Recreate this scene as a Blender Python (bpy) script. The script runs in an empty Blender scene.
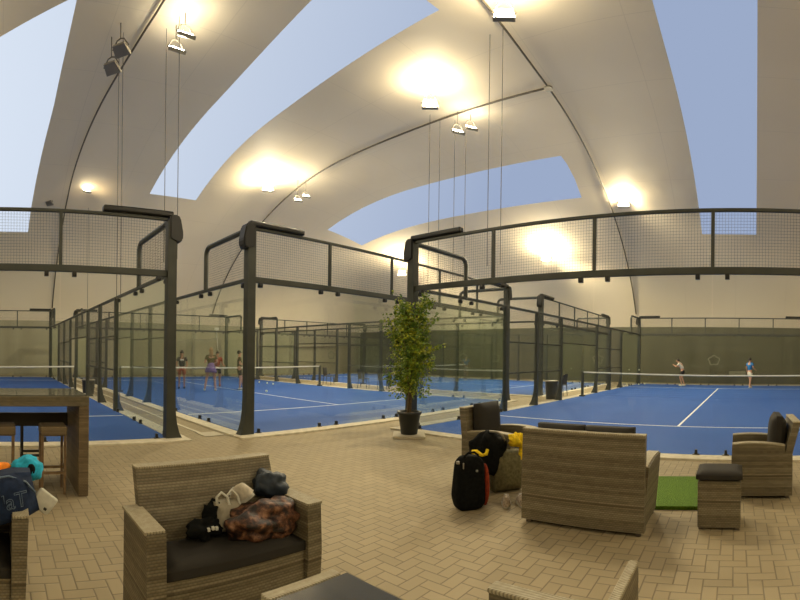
import bpy, bmesh, math, random
from mathutils import Vector, Matrix, noise
random.seed(7)
PI = math.pi
sc = bpy.context.scene
C = sc.collection
F = 468.0
HC = 1.58

# ------------------------------------------------------------------ helpers
def link(o, parent=None):
    C.objects.link(o)
    if parent is not None: o.parent = parent
    return o
def obj(name, bm, mat, parent=None, smooth=False, loc=None, rot=None):
    if isinstance(bm, bpy.types.Mesh): me = bm
    else:
        me = bpy.data.meshes.new(name); bmesh.ops.recalc_face_normals(bm, faces=bm.faces[:]); bm.to_mesh(me); bm.free()
    if mat is not None and not me.materials: me.materials.append(mat)
    if smooth:
        for p in me.polygons: p.use_smooth = True
    o = bpy.data.objects.new(name, me); link(o, parent)
    if loc is not None: o.location = loc
    if rot is not None: o.rotation_euler = rot
    return o
def tag(o, label=None, cat=None, group=None, kind=None):
    if label: o['label'] = label
    if cat: o['category'] = cat
    if group: o['group'] = group
    if kind: o['kind'] = kind
    return o
def thing(name, label, cat, loc=(0,0,0), rz=0, group=None):
    o = bpy.data.objects.new(name, None); link(o)
    o.empty_display_size = .1
    o.location = loc; o.rotation_euler = (0,0,rz)
    return tag(o, label, cat, group)
def struct(name, bm, mat, label=None, smooth=False):
    o = obj(name, bm, mat, None, smooth); o['kind'] = 'structure'
    if label: o['label'] = label
    return o
def dup(root, loc, rz, label, group=None):
    r = root.copy(); link(r); r.location = loc; r.rotation_euler = (0,0,rz)
    r['label'] = label
    if group: r['group'] = group
    for ch in list(root.children):
        c = ch.copy(); link(c, r)
        for g in ch.children:
            d = g.copy(); link(d, c)
    return r
def NB(): return bmesh.new()
def box(bm, c, s, bev=0, rz=0, rx=0, ry=0, seg=2):
    t = bmesh.new(); bmesh.ops.create_cube(t, size=1)
    for v in t.verts: v.co = Vector((v.co.x*s[0], v.co.y*s[1], v.co.z*s[2]))
    if bev: bmesh.ops.bevel(t, geom=t.edges[:]+t.verts[:], offset=min(bev, min(s)*.45), segments=seg, profile=.5, affect='EDGES')
    M = Matrix.Translation(c) @ Matrix.Rotation(rz,4,'Z') @ Matrix.Rotation(ry,4,'Y') @ Matrix.Rotation(rx,4,'X')
    merge(bm, t, M); return bm
def merge(bm, t, M=None):
    if M is not None: t.transform(M)
    m = {}
    for v in t.verts: m[v] = bm.verts.new(v.co)
    for f in t.faces:
        try: bm.faces.new([m[v] for v in f.verts])
        except ValueError: pass
    t.free()
def tube(bm, pts, r, n=8, cap=True):
    pts = [Vector(p) for p in pts]; rr = r if isinstance(r, (list,tuple)) else [r]*len(pts)
    rings = []; up = None
    for i,p in enumerate(pts):
        d = (pts[min(i+1,len(pts)-1)]-pts[max(i-1,0)]).normalized()
        if up is None:
            up = Vector((0,0,1)) if abs(d.z) < .9 else Vector((1,0,0))
        a = d.cross(up).normalized(); b = a.cross(d).normalized(); up = b
        rings.append([bm.verts.new(p + a*math.cos(2*PI*k/n)*rr[i] + b*math.sin(2*PI*k/n)*rr[i]) for k in range(n)])
    for q in range(len(rings)-1):
        for k in range(n):
            bm.faces.new((rings[q][k], rings[q][(k+1)%n], rings[q+1][(k+1)%n], rings[q+1][k]))
    if cap:
        bm.faces.new(rings[0]); bm.faces.new(rings[-1][::-1])
    return bm
def lathe(bm, prof, n=24, c=(0,0,0)):
    rings = []
    for r,z in prof:
        rings.append([bm.verts.new((c[0]+max(r,1e-4)*math.cos(2*PI*k/n), c[1]+max(r,1e-4)*math.sin(2*PI*k/n), c[2]+z)) for k in range(n)])
    for q in range(len(rings)-1):
        for k in range(n):
            bm.faces.new((rings[q][k], rings[q][(k+1)%n], rings[q+1][(k+1)%n], rings[q+1][k]))
    bm.faces.new(rings[0][::-1]); bm.faces.new(rings[-1])
    return bm
def prism(bm, poly, axis, a, b):
    """extrude polygon (2D) along axis 'x'|'y'|'z' from a to b"""
    def P(u,v,t):
        return {'x':(t,u,v),'y':(u,t,v),'z':(u,v,t)}[axis]
    A = [bm.verts.new(P(u,v,a)) for u,v in poly]; B = [bm.verts.new(P(u,v,b)) for u,v in poly]
    n = len(poly)
    for k in range(n): bm.faces.new((A[k],A[(k+1)%n],B[(k+1)%n],B[k]))
    bm.faces.new(A[::-1]); bm.faces.new(B)
    return bm
def ball(bm, c, s, seg=12, rings=8, rot=None, dis=0, freq=5, seed=0):
    t = bmesh.new(); bmesh.ops.create_uvsphere(t, u_segments=seg, v_segments=rings, radius=1)
    for v in t.verts:
        k = 1
        if dis: k += dis*noise.fractal(Vector(v.co)*freq*.5+Vector((seed,seed*.7,0)), 1, 2, 3)
        v.co = Vector((v.co.x*s[0]*k, v.co.y*s[1]*k, v.co.z*s[2]*k))
    M = Matrix.Translation(c)
    if rot: M = M @ Matrix.Rotation(rot[2],4,'Z') @ Matrix.Rotation(rot[1],4,'Y') @ Matrix.Rotation(rot[0],4,'X')
    merge(bm, t, M); return bm

# ------------------------------------------------------------------ materials
def mat(name, col, rough=.6, metal=0, spec=.5):
    m = bpy.data.materials.new(name); m.use_nodes = True
    b = m.node_tree.nodes['Principled BSDF']
    b.inputs['Base Color'].default_value = (*col,1); b.inputs['Roughness'].default_value = rough
    b.inputs['Metallic'].default_value = metal; b.inputs['Specular IOR Level'].default_value = spec
    return m
class N:
    """tiny node expression helper"""
    def __init__(s, m): s.t = m.node_tree; s.bsdf = s.t.nodes.get('Principled BSDF')
    def new(s, typ, **kw):
        n = s.t.nodes.new(typ)
        for k,v in kw.items(): setattr(n,k,v)
        return n
    def put(s, sock, v):
        if isinstance(v, bpy.types.NodeSocket): s.t.links.new(v, sock)
        else: sock.default_value = v
    def m(s, op, a, b=0.0, c=0.0):
        n = s.new('ShaderNodeMath', operation=op); s.put(n.inputs[0],a); s.put(n.inputs[1],b); s.put(n.inputs[2],c); return n.outputs[0]
    def coord(s, kind='Object'):
        return s.new('ShaderNodeTexCoord').outputs[kind]
    def xyz(s, v):
        n = s.new('ShaderNodeSeparateXYZ'); s.put(n.inputs[0], v); return n.outputs
    def comb(s, x, y, z=0.0):
        n = s.new('ShaderNodeCombineXYZ'); s.put(n.inputs[0],x); s.put(n.inputs[1],y); s.put(n.inputs[2],z); return n.outputs[0]
    def ramp(s, f, stops):
        n = s.new('ShaderNodeValToRGB'); s.put(n.inputs[0], f)
        e = n.color_ramp.elements
        while len(e) < len(stops): e.new(.5)
        for q,(p,c) in zip(e, stops): q.position = p; q.color = (*c,1)
        return n.outputs[0]
    def noise(s, v, scale, detail=3.0, rough=.5, dim='3D'):
        n = s.new('ShaderNodeTexNoise', noise_dimensions=dim); s.put(n.inputs['Vector'], v)
        n.inputs['Scale'].default_value = scale; n.inputs['Detail'].default_value = detail; n.inputs['Roughness'].default_value = rough
        return n.outputs[0]
    def white(s, v):
        n = s.new('ShaderNodeTexWhiteNoise', noise_dimensions='3D'); s.put(n.inputs['Vector'], v); return n.outputs[0]
    def mix(s, f, a, b, mode='MIX'):
        n = s.new('ShaderNodeMix', data_type='RGBA', blend_type=mode); s.put(n.inputs[0], f); s.put(n.inputs[6], a); s.put(n.inputs[7], b); return n.outputs[2]
    def bump(s, h, strength=.5, dist=.01):
        n = s.new('ShaderNodeBump'); n.inputs['Strength'].default_value = strength; n.inputs['Distance'].default_value = dist
        s.put(n.inputs['Height'], h); s.t.links.new(n.outputs[0], s.bsdf.inputs['Normal'])
    def col(s, c): s.put(s.bsdf.inputs['Base Color'], c)

# herringbone concrete pavers, 20 x 10 cm, laid square to the halls' axes
M_pave = mat('pavers', (.4,.32,.2), .75)
n = N(M_pave); p = n.xyz(n.coord())
X = n.m('DIVIDE', p[0], .105); Y = n.m('DIVIDE', p[1], .105)
I = n.m('FLOOR', X); J = n.m('FLOOR', Y); fx = n.m('FRACT', X); fy = n.m('FRACT', Y)
k = n.m('FLOORED_MODULO', n.m('SUBTRACT', I, J), 4.0)
def eq(a, b): return n.m('COMPARE', a, b, .1)
e0, e1, e2, e3 = (eq(k, float(q)) for q in range(4))
dl = n.m('ADD', fx, e1); dr = n.m('ADD', n.m('SUBTRACT', 1.0, fx), e0)
db = n.m('ADD', fy, e2); dt = n.m('ADD', n.m('SUBTRACT', 1.0, fy), e3)
dist = n.m('MINIMUM', n.m('MINIMUM', dl, dr), n.m('MINIMUM', db, dt))
bid = n.comb(n.m('SUBTRACT', I, e1), n.m('SUBTRACT', J, e2), 0.0)
rnd = n.white(bid)
joint = n.m('SMOOTH_MIN', n.m('DIVIDE', dist, .075), 1.0, .25)
joint = n.m('MAXIMUM', joint, 0.0)
base = n.ramp(rnd, [(0,(.30,.243,.138)),(.5,(.325,.263,.150)),(1,(.352,.284,.164))])
wear = n.noise(n.coord(), 1.1, 4.0)
base = n.mix(n.m('MULTIPLY', wear, .35), base, (.25,.2,.12,1))
base = n.mix(n.m('MULTIPLY', n.noise(n.coord(), 160, 2.0), .25), base, (.42,.35,.22,1))
n.col(n.mix(joint, (.17,.135,.08,1), base))
n.bump(n.m('ADD', joint, n.m('MULTIPLY', rnd, .2)), .6, .006)

M_kerb = mat('kerb_concrete', (.62,.57,.42), .8); n = N(M_kerb)
n.col(n.ramp(n.noise(n.coord(), 9, 5.0), [(.3,(.52,.47,.34)),(.7,(.70,.64,.49))]))
M_turf = mat('blue_turf', (.02,.10,.42), .85, 0, .25); n = N(M_turf)
big = n.noise(n.coord(), .35, 3.0); fine = n.noise(n.coord(), 260, 2.0)
n.col(n.mix(fine, n.ramp(big, [(.3,(.014,.062,.28)),(.7,(.024,.088,.34))]), (.032,.105,.37,1)))
n.bump(fine, .35, .004)
M_grass = mat('green_turf', (.13,.3,.02), .8, 0, .2); n = N(M_grass)
f1 = n.noise(n.coord(), 90, 3.0)
n.col(n.ramp(f1, [(.3,(.05,.12,.006)),(.65,(.13,.24,.015))])); n.bump(f1, .8, .02)
M_line = mat('white_line_paint', (.75,.78,.8), .7)
M_frame = mat('anthracite_steel', (.060,.060,.050), .45, .3); n = N(M_frame)
n.col(n.ramp(n.noise(n.coord(), 4, 2.0), [(.3,(.046,.051,.043)),(.7,(.062,.067,.057))]))
M_wire = mat('steel_wire', (.075,.075,.06), .5, .4)
M_black = mat('black_plastic', (.012,.012,.012), .45)
M_pad = mat('black_lamp_housing', (.016,.016,.015), .4, .2)

def glass_mat(name, tint, gl=.9, rough=.02):
    m = bpy.data.materials.new(name); m.use_nodes = True; t = m.node_tree; t.nodes.clear()
    out = t.nodes.new('ShaderNodeOutputMaterial'); tr = t.nodes.new('ShaderNodeBsdfTransparent'); g = t.nodes.new('ShaderNodeBsdfGlossy')
    mx = t.nodes.new('ShaderNodeMixShader'); fr = t.nodes.new('ShaderNodeFresnel'); mu = t.nodes.new('ShaderNodeMath'); mu.operation = 'MULTIPLY'
    fr.inputs[0].default_value = 1.45; mu.inputs[1].default_value = gl
    tr.inputs[0].default_value = (*tint,1); g.inputs['Roughness'].default_value = rough; g.inputs[0].default_value = (.9,1,.92,1)
    t.links.new(fr.outputs[0], mu.inputs[0]); t.links.new(mu.outputs[0], mx.inputs[0]); t.links.new(tr.outputs[0], mx.inputs[1]); t.links.new(g.outputs[0], mx.inputs[2])
    t.links.new(mx.outputs[0], out.inputs[0]); return m
M_glass = glass_mat('court_glass', (.970,.978,.964), .35)
M_film = glass_mat('clear_membrane_film', (.96,.97,1.0), .0, .4)

# cream membrane with faint welded panel seams
M_memb = mat('cream_membrane', (.68,.60,.49), .7, 0, .3); n = N(M_memb); p = n.xyz(n.coord())
cl = n.noise(n.coord(), .22, 3.0)
b0 = n.ramp(cl, [(.3,(.74,.65,.48)),(.7,(.80,.71,.54))])
sm = n.m('FRACT', n.m('DIVIDE', p[0], 3.1)); sm2 = n.m('FRACT', n.m('DIVIDE', p[1], 3.1))
ln = n.m('MAXIMUM', n.m('LESS_THAN', sm, .008), n.m('LESS_THAN', sm2, .008))
n.col(n.mix(n.m('MULTIPLY', ln, .18), b0, (.3,.26,.2,1)))
n.bump(n.noise(n.coord(), .6, 2.0), .25, .15)
# the fabric is translucent: dusk light from outside filters through it
_o = n.t.nodes['Material Output']; _tl = n.new('ShaderNodeBsdfTranslucent'); _tl.inputs[0].default_value = (1,.80,.52,1); _mx = n.new('ShaderNodeMixShader'); _mx.inputs[0].default_value = .13
n.t.links.new(n.bsdf.outputs[0], _mx.inputs[1]); n.t.links.new(_tl.outputs[0], _mx.inputs[2]); n.t.links.new(_mx.outputs[0], _o.inputs[0])
M_cable = mat('dark_cable', (.10,.085,.06), .6)
M_wall = mat('grey_green_wall_sheet', (.2,.2,.14), .7, 0, .3); n = N(M_wall); p = n.xyz(n.coord())
v = n.noise(n.comb(n.m('ADD',p[0],p[1]), 0.0, 0.0), .9, 3.0)
n.col(n.ramp(v, [(.3,(.085,.085,.058)),(.7,(.115,.113,.078))]))
M_walln = mat('pale_wall_sheet', (.3,.29,.2), .7, 0, .3); n = N(M_walln); p = n.xyz(n.coord())
v = n.noise(n.comb(n.m('ADD',p[0],p[1]), 0.0, 0.0), .9, 3.0)
n.col(n.ramp(v, [(.3,(.31,.295,.215)),(.7,(.39,.37,.275))]))
M_emb = mat('pale_emblem_print', (.21,.21,.155), .7)

# woven rattan: horizontal strands of changing tone over upright ribs
def rattan(name, a, b, c, vs=.017, hs=.014):
    m = mat(name, a, .55, 0, .4); n = N(m); p = n.xyz(n.coord())
    h = n.m('ADD', p[0], p[1]); row = n.m('FLOOR', n.m('DIVIDE', p[2], vs)); fr = n.m('FRACT', n.m('DIVIDE', p[2], vs))
    colm = n.m('DIVIDE', n.m('ADD', h, n.m('MULTIPLY', n.m('FLOORED_MODULO', row, 2.0), hs)), hs*2)
    fc = n.m('FRACT', colm); 
    zh = n.m('SINE', n.m('MULTIPLY', fr, PI)); wv = n.m('ABSOLUTE', n.m('SINE', n.m('MULTIPLY', fc, PI)))
    hgt = n.m('POWER', n.m('MULTIPLY', zh, n.m('ADD', .45, n.m('MULTIPLY', wv, .55))), .6)
    r1 = n.noise(n.comb(n.m('MULTIPLY', row, .31), 3.3, 0.0), 1.6, 3.0, .7)
    r2 = n.white(n.comb(row, n.m('FLOOR', n.m('DIVIDE', h, .045)), 0.0)); r3 = n.white(n.comb(row, 5.0, 1.0))
    cc = n.ramp(n.m('ADD', n.m('ADD', n.m('MULTIPLY', r1, .80), n.m('MULTIPLY', r3, .14)), n.m('MULTIPLY', r2, .08)), [(.34,c),(.50,b),(.64,a)])
    n.col(n.mix(n.m('MULTIPLY', n.m('SUBTRACT', 1.0, hgt), .75), cc, n_dark(c)))
    n.bump(hgt, .5, .005)
    return m
def n_dark(c): return (c[0]*.45, c[1]*.45, c[2]*.42, 1)
M_rat = rattan('grey_brown_rattan', (.275,.235,.15), (.185,.155,.092), (.095,.076,.042))
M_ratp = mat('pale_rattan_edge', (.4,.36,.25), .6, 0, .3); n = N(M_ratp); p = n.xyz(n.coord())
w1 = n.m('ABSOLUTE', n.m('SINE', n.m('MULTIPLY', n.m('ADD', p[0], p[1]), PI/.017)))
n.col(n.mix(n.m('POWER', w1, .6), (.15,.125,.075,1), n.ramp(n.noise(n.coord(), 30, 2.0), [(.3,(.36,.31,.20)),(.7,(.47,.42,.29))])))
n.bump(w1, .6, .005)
M_ratw = rattan('brown_rattan', (.25,.185,.10), (.19,.14,.075), (.12,.085,.045))
M_cush = mat('charcoal_cushion', (.030,.027,.022), .85, 0, .2); n = N(M_cush)
fz = n.noise(n.coord(), 220, 2.0); n.bump(fz, .3, .002)
M_cushg = mat('faded_cushion_side', (.12,.11,.085), .85, 0, .2)
M_foot = mat('foot_metal', (.09,.07,.045), .5)
M_dglass = mat('dark_table_glass', (.035,.04,.045), .08, 0, .7)
M_tglass = mat('bar_top_glass', (.10,.10,.075), .08, 0, .8)
M_wood = mat('brown_stool_wood', (.16,.10,.05), .5); n = N(M_wood)
n.col(n.ramp(n.noise(n.coord(), 14, 4.0), [(.3,(.12,.075,.035)),(.7,(.22,.14,.07))]))
M_dwood = mat('dark_stool_frame', (.035,.028,.018), .5)
def fabric(name, col, var=.3, scale=30, rough=.85):
    m = mat(name, col, rough, 0, .25); n = N(m); f = n.noise(n.coord(), scale, 4.0)
    n.col(n.ramp(f, [(.3, tuple(c*(1-var) for c in col)), (.7, tuple(min(1,c*(1+var)) for c in col))])); n.bump(f, .35, .01); return m
M_navy = fabric('navy_bag_fabric', (.008,.018,.048)); M_turq = fabric('turquoise_fabric', (.02,.36,.55))
M_orange = fabric('orange_fabric', (.85,.22,.01)); M_white = fabric('off_white_fabric', (.55,.54,.46), .1)
M_yellow = fabric('yellow_fabric', (.80,.55,.015)); M_blackf = fabric('black_bag_fabric', (.006,.0065,.006), .4)
M_blackf.node_tree.nodes['Principled BSDF'].inputs['Specular IOR Level'].default_value = .1; M_blackf.node_tree.nodes['Principled BSDF'].inputs['Roughness'].default_value = .95
M_red = fabric('red_brown_panel', (.22,.028,.008)); M_bluebk = fabric('dark_blue_nylon', (.020,.028,.040), .4, 18, .5)
M_olive = fabric('olive_grey_towel', (.13,.115,.055)); M_greyt = fabric('grey_taupe_canvas', (.30,.27,.20), .15)
M_shoe = fabric('worn_white_shoe', (.55,.50,.40), .2); M_shoet = fabric('brown_white_shoe', (.42,.35,.27), .5, 40)
M_camo = mat('mottled_brown_jacket', (.2,.08,.03), .55, 0, .4); n = N(M_camo)
f = n.noise(n.coord(), 17, 4.0, .6)
n.col(n.ramp(f, [(.40,(.010,.007,.005)),(.49,(.045,.018,.009)),(.56,(.12,.048,.022)),(.70,(.30,.16,.085))])); n.bump(f, .5, .02)
M_logo = mat('bag_letter_trim', (.10,.15,.22), .5)
M_leaf = mat('ficus_leaf', (.05,.12,.012), .45, 0, .4); n = N(M_leaf)
oi = n.noise(n.coord(), 7, 2.0)
n.col(n.ramp(oi, [(.32,(.06,.13,.013)),(.50,(.17,.27,.018)),(.66,(.48,.50,.03))]))
n.bsdf.inputs['Transmission Weight'].default_value = 0.0
M_bark = fabric('bark', (.13,.10,.06), .3, 25); M_soil = fabric('potting_soil', (.22,.13,.07), .5, 60)
M_pot = mat('dark_plastic_pot', (.020,.022,.020), .5)
M_skin = mat('skin', (.50,.27,.17), .6); M_skin2 = mat('tanned_skin', (.36,.18,.11), .6)
M_hair = mat('dark_hair', (.02,.013,.008), .6); M_hairb = mat('fair_hair', (.30,.18,.08), .6)
M_tdark = fabric('dark_navy_cloth', (.02,.02,.03)); M_trust = fabric('rust_red_cloth', (.30,.07,.04)); M_tlilac = fabric('lilac_cloth', (.18,.12,.32))
M_twhite = fabric('pale_shirt_cloth', (.62,.60,.52), .1); M_tblue = fabric('bright_blue_cloth', (.02,.16,.42)); M_tblk = fabric('black_cloth', (.012,.012,.014)); M_tolive=fabric('olive_top_cloth',(.09,.075,.03))
M_ballm = mat('tennis_ball_felt', (.75,.80,.60), .9)
M_netm = mat('net_cord', (.04,.045,.05), .7); M_band = mat('white_net_band', (.75,.75,.70), .7)
M_alu = mat('grey_cast_aluminium', (.28,.26,.21), .45, .5)
M_slab = mat('pale_stone_slab', (.50,.45,.33), .8)
M_bin = mat('black_bin_plastic', (.018,.020,.018), .5)
M_eye = mat('eye_dark', (.01,.01,.01), .3)
def emis(name, col, st):
    m = bpy.data.materials.new(name); m.use_nodes = True; t = m.node_tree; t.nodes.clear()
    o = t.nodes.new('ShaderNodeOutputMaterial'); e = t.nodes.new('ShaderNodeEmission'); e.inputs[0].default_value = (*col,1); e.inputs[1].default_value = st
    t.links.new(e.outputs[0], o.inputs[0]); return m
M_lens = emis('lit_lamp_lens', (1,.90,.68), 40)
M_lensd = mat('unlit_lamp_glass', (.5,.45,.36), .15, 0, .8)

# ------------------------------------------------------------------ camera and world
cam = bpy.data.cameras.new('camera'); co = bpy.data.objects.new('camera', cam); link(co)
cam.type = 'PANO'; cam.panorama_type = 'CENTRAL_CYLINDRICAL'
cam.central_cylindrical_radius = 1.0
cam.central_cylindrical_range_u_min = -400/F; cam.central_cylindrical_range_u_max = 400/F
cam.central_cylindrical_range_v_max = 355.2/F; cam.central_cylindrical_range_v_min = -(600-355.2)/F
cam.clip_start = .05; cam.clip_end = 300
AZ = 400/F
co.matrix_world = Matrix.Translation((0,0,HC)) @ Matrix.Rotation(-AZ,4,'Z') @ Matrix.Rotation(PI/2,4,'X') @ Matrix.Rotation(.0125,4,'Z')
sc.camera = co
w = bpy.data.worlds.new('dusk_sky'); sc.world = w; w.use_nodes = True
t = w.node_tree; bg = t.nodes['Background']; tc = t.nodes.new('ShaderNodeTexCoord'); sp = t.nodes.new('ShaderNodeSeparateXYZ'); rp = t.nodes.new('ShaderNodeValToRGB')
t.links.new(tc.outputs['Generated'], sp.inputs[0])
ad = t.nodes.new('ShaderNodeVectorMath'); ad.operation = 'DOT_PRODUCT'; ad.inputs[1].default_value = (-.42,.55,.30); t.links.new(tc.outputs['Generated'], ad.inputs[0])
t.links.new(ad.outputs['Value'], rp.inputs[0]); t.links.new(rp.outputs[0], bg.inputs[0])
rp.color_ramp.elements[0].position = 0.0; rp.color_ramp.elements[0].color = (.31,.38,.53,1)
rp.color_ramp.elements[1].position = .65; rp.color_ramp.elements[1].color = (.66,.73,.82,1)
bg.inputs[1].default_value = 1.0
sc.view_settings.view_transform = 'Standard'; sc.view_settings.look = 'None'; sc.view_settings.exposure = .14; sc.view_settings.gamma = 1
sc.cycles.transparent_max_bounces = 48; sc.cycles.max_bounces = 8; sc.cycles.diffuse_bounces = 5
sc.cycles.use_denoising = True; sc.cycles.sample_clamp_indirect = 6; sc.cycles.caustics_reflective = False; sc.cycles.caustics_refractive = False

# ------------------------------------------------------------------ hall: membrane dome, walls, floor
XW, XE, YS, YN = -26.0, 31.0, -30.0, 32.0
AR, HT = 16.0, 11.0
def prof(s):
    t = max(0.0, min(1.0, 1 - s/AR)); return math.sqrt(max(0.0, 1-t*t))
def dome(x, y):
    gx = prof(min(XE-x, x-XW)); gy = prof(min(YN-y, y-YS))
    if gx <= 0 or gy <= 0: return 0.0
    q = 6
    return HT*(gx**-q + gy**-q - 1)**(-1/q)
def cuts(lo, hi, extra):
    L = [lo + AR*(1-math.cos(a*PI/2/16)) for a in range(13)]; R = [hi - (v-lo) for v in L]
    mid = []; a, b = L[-1], R[-1]; k = int((b-a)/1.1)
    mid = [a+(b-a)*i/k for i in range(1,k)]
    base = sorted(L+R+mid); out = [v for v in base if all(abs(v-e) > .35 for e in extra)]
    return sorted(out+list(extra))
SX = [(-2.2,1.65),(7.9,11.0),(20.6,24.2)]
xs = cuts(XW, XE, [-2.2,1.97,7.5,10.2,19.4,22.5,6.0,25.4]); ys = cuts(YS, YN, [-.75,2.2,7.7,23.2,26.5,12.3])
strips = [('window_1', -2.2,1.97,12.3,26.5), ('window_2', 7.5,10.2,7.7,23.2), ('window_3', 19.4,22.5,7.7,23.2), ('window_4', 6.0,25.4,-.75,2.2)]
def warp(x, y):
    g = lambda a, w: math.exp(-(a/w)**2)
    dx = -.45*g(x-1.97, 2)*max(0, min(1, (y-18)/8)) + .25*g(x-7.5, 2)*g(y-16, 7)
    dy = .9*(1.97-max(-3, min(2.4, x)))*g(y-12.3, 2.6)*(1 if x < 2.4 else g(x-2.4, 2))
    dy2 = -.12*g(x-12, 14)*math.sin(x*1.3)*g(y-7.7, 2)
    if abs(y-2.2) < .01 and 5 < x < 26: dy += .18-.03*(x-8)
    if abs(y+.75) < .01 and 5 < x < 26: dy += .35-.045*(x-10)
    return x+dx, y+dy+dy2
bm = NB(); sb = {s[0]: NB() for s in strips}
def grid_faces():
    cache = {}
    def V(b, key, i, j):
        kk = (key,i,j)
        if kk not in cache: wx, wy = warp(xs[i], ys[j]) if 0 < i < len(xs)-1 and 0 < j < len(ys)-1 else (xs[i], ys[j]); cache[kk] = b.verts.new((wx, wy, dome(wx,wy)))
        return cache[kk]
    for i in range(len(xs)-1):
        for j in range(len(ys)-1):
            cx, cy = (xs[i]+xs[i+1])/2, (ys[j]+ys[j+1])/2; b, key = bm, 'm'
            for nm,x0,x1,y0,y1 in strips:
                if x0 < cx < x1 and y0 < cy < y1: b, key = sb[nm], nm
            b.faces.new((V(b,key,i,j), V(b,key,i,j+1), V(b,key,i+1,j+1), V(b,key,i+1,j)))
grid_faces()
o = struct('ceiling', bm, M_memb, 'cream fabric roof of the air dome', True)
for nm,*_ in strips: struct(nm, sb[nm], M_film, 'long clear roof strip showing the blue dusk sky', True)
bm = NB(); box(bm, ((XW+XE)/2,(YS+YN)/2,-.1), (XE-XW,YN-YS,.2)); struct('floor', bm, M_pave, 'herringbone paved floor')
WH = 3.6
bm = NB(); box(bm, (XE-1.1,0,WH/2), (.06,2*(YN-1.1)-.1,WH)); struct('wall_east', bm, M_wall, 'dark grey-green lower wall sheet')
bm = NB(); box(bm, (2.5,YN-1.1,WH/2), (XE-XW-2.3,.06,WH)); struct('wall_north', bm, M_walln, 'pale grey-green lower wall sheet')
def seam(name, pts, r=.035):
    bm = NB(); tube(bm, pts, r, 6); struct(name, bm, M_cable, 'dark cable along a roof seam', True)
def run(x=None, y=None, a=0, b=0, k=40, off=.07):
    P = []
    for i in range(k+1):
        t = a+(b-a)*i/k; X, Y = (x,t) if x is not None else (t,y); P.append((X,Y,dome(X,Y)-off))
    return P
s1 = []
for i in range(61):
    Y = -6+36.6*i/60; X = 3.4+.8*(max(0, min(1, (23-Y)/11.2)))**1.5; s1.append((X, Y, dome(X,Y)-.07))
seam('trim_1', s1); seam('trim_2', run(x=14.9, a=6.4, b=30.6)); seam('trim_3', run(y=6.4, a=4, b=29.6))
bm = NB(); lathe(bm, [(.16,0),(.16,.05),(.05,.06)], 12, (14.9,6.4,dome(14.9,6.4)-.12)); struct('trim_4', bm, M_alu, 'small round plate where the roof cables meet')

# faint printed emblems on the wall sheet: five-lobed open ring
def emblem(name, y=None, x=None, label=''):
    bm = NB(); R = .33; pts = []
    for k in range(60):
        a = 2*PI*k/60; r = R*(1+.13*math.cos(5*a+PI/2)); u = r*math.cos(a); v = -r*math.sin(a)*.85
        pts.append((u,v))
    q = [pp for pp in pts]
    R4 = []
    for (u,v) in q:
        n1 = Vector((u,v)).normalized()*.04; r_ = []
        for sg,th in ((-1,0),(1,0),(1,-.008),(-1,-.008)):
            a_, b_ = u+sg*n1.x, v+sg*n1.y
            r_.append(bm.verts.new((th,a_,b_) if y is not None else (a_,th,b_)))
        R4.append(r_)
    for k in range(60):
        for j in range(4): bm.faces.new((R4[k][j],R4[k][(j+1)%4],R4[(k+1)%60][(j+1)%4],R4[(k+1)%60][j]))
    o = obj(name, bm, M_emb, None, False, (XE-1.145, y, 1.48) if y is not None else (x, YN-1.145, 1.5))
    return tag(o, label, 'emblem', 'printed emblems on the wall sheets')
emblem('wall_emblem', y=1.35, label='faint ring emblem on the dark wall above the net, right court')
emblem('wall_emblem', y=9.0, label='faint ring emblem on the wall just past the right court net post')
emblem('wall_emblem', y=16.8, label='faint five-lobed emblem right of the potted tree, beside the tall posts')
emblem('wall_emblem', y=19.6, label='faint ring emblem on the wall between the potted tree and armchair')
emblem('wall_emblem', y=27.2, label='faint ring emblem immediately left of the potted tree foliage')
emblem('wall_emblem', x=26.4, label='faint ring emblem seen above the end of the middle court net')
bm = NB(); box(bm, (XE-1.16,-.15,.62), (.05,1.05,.36), .01)
tag(obj('wall_vent_cover', bm, M_emb), 'pale flat rectangular panel low on the far dark wall by the blue-shirted player', 'panel')

# ------------------------------------------------------------------ courts
def wires(bm, w, z0, z1, pitch=.05, r=.0019, axis='x'):
    """upright wire grid in the x-z plane, from x=0..w"""
    k = int(round(w/pitch))
    for i in range(1,k):
        x = w*i/k
        a = [bm.verts.new((x+dx, dy, z)) for z in (z0,z1) for dx,dy in ((-r,0),(0,-r),(r,0),(0,r))]
        for q in range(4): bm.faces.new((a[q],a[(q+1)%4],a[4+(q+1)%4],a[4+q]))
    k = int(round((z1-z0)/pitch))
    for i in range(1,k):
        z = z0+(z1-z0)*i/k
        a = [bm.verts.new((x, dy, z+dz)) for x in (0,w) for dz,dy in ((-r,0),(0,-r),(r,0),(0,r))]
        for q in range(4): bm.faces.new((a[q],a[(q+1)%4],a[4+(q+1)%4],a[4+q]))
    return bm
def tomesh(name, bm, m):
    me = bpy.data.meshes.new(name); bmesh.ops.recalc_face_normals(bm, faces=bm.faces[:]); bm.to_mesh(me); bm.free(); me.materials.append(m); return me
ME = {}
ME['mesh10'] = tomesh('mesh_panel', wires(NB(), 10, 3.0, 4.0), M_wire)
ME['mesh2t'] = tomesh('mesh_panel', wires(NB(), 2, 3.0, 4.0), M_wire)
ME['mesh2'] = tomesh('mesh_panel', wires(NB(), 2, .05, 3.0), M_wire)
ME['mesh4o'] = tomesh('mesh_panel', wires(NB(), 4, 2.1, 3.0), M_wire)
b = NB(); box(b, (1,0,1.5), (1.985,.012,2.97)); ME['glass'] = tomesh('glass_panel', b, M_glass)
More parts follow.
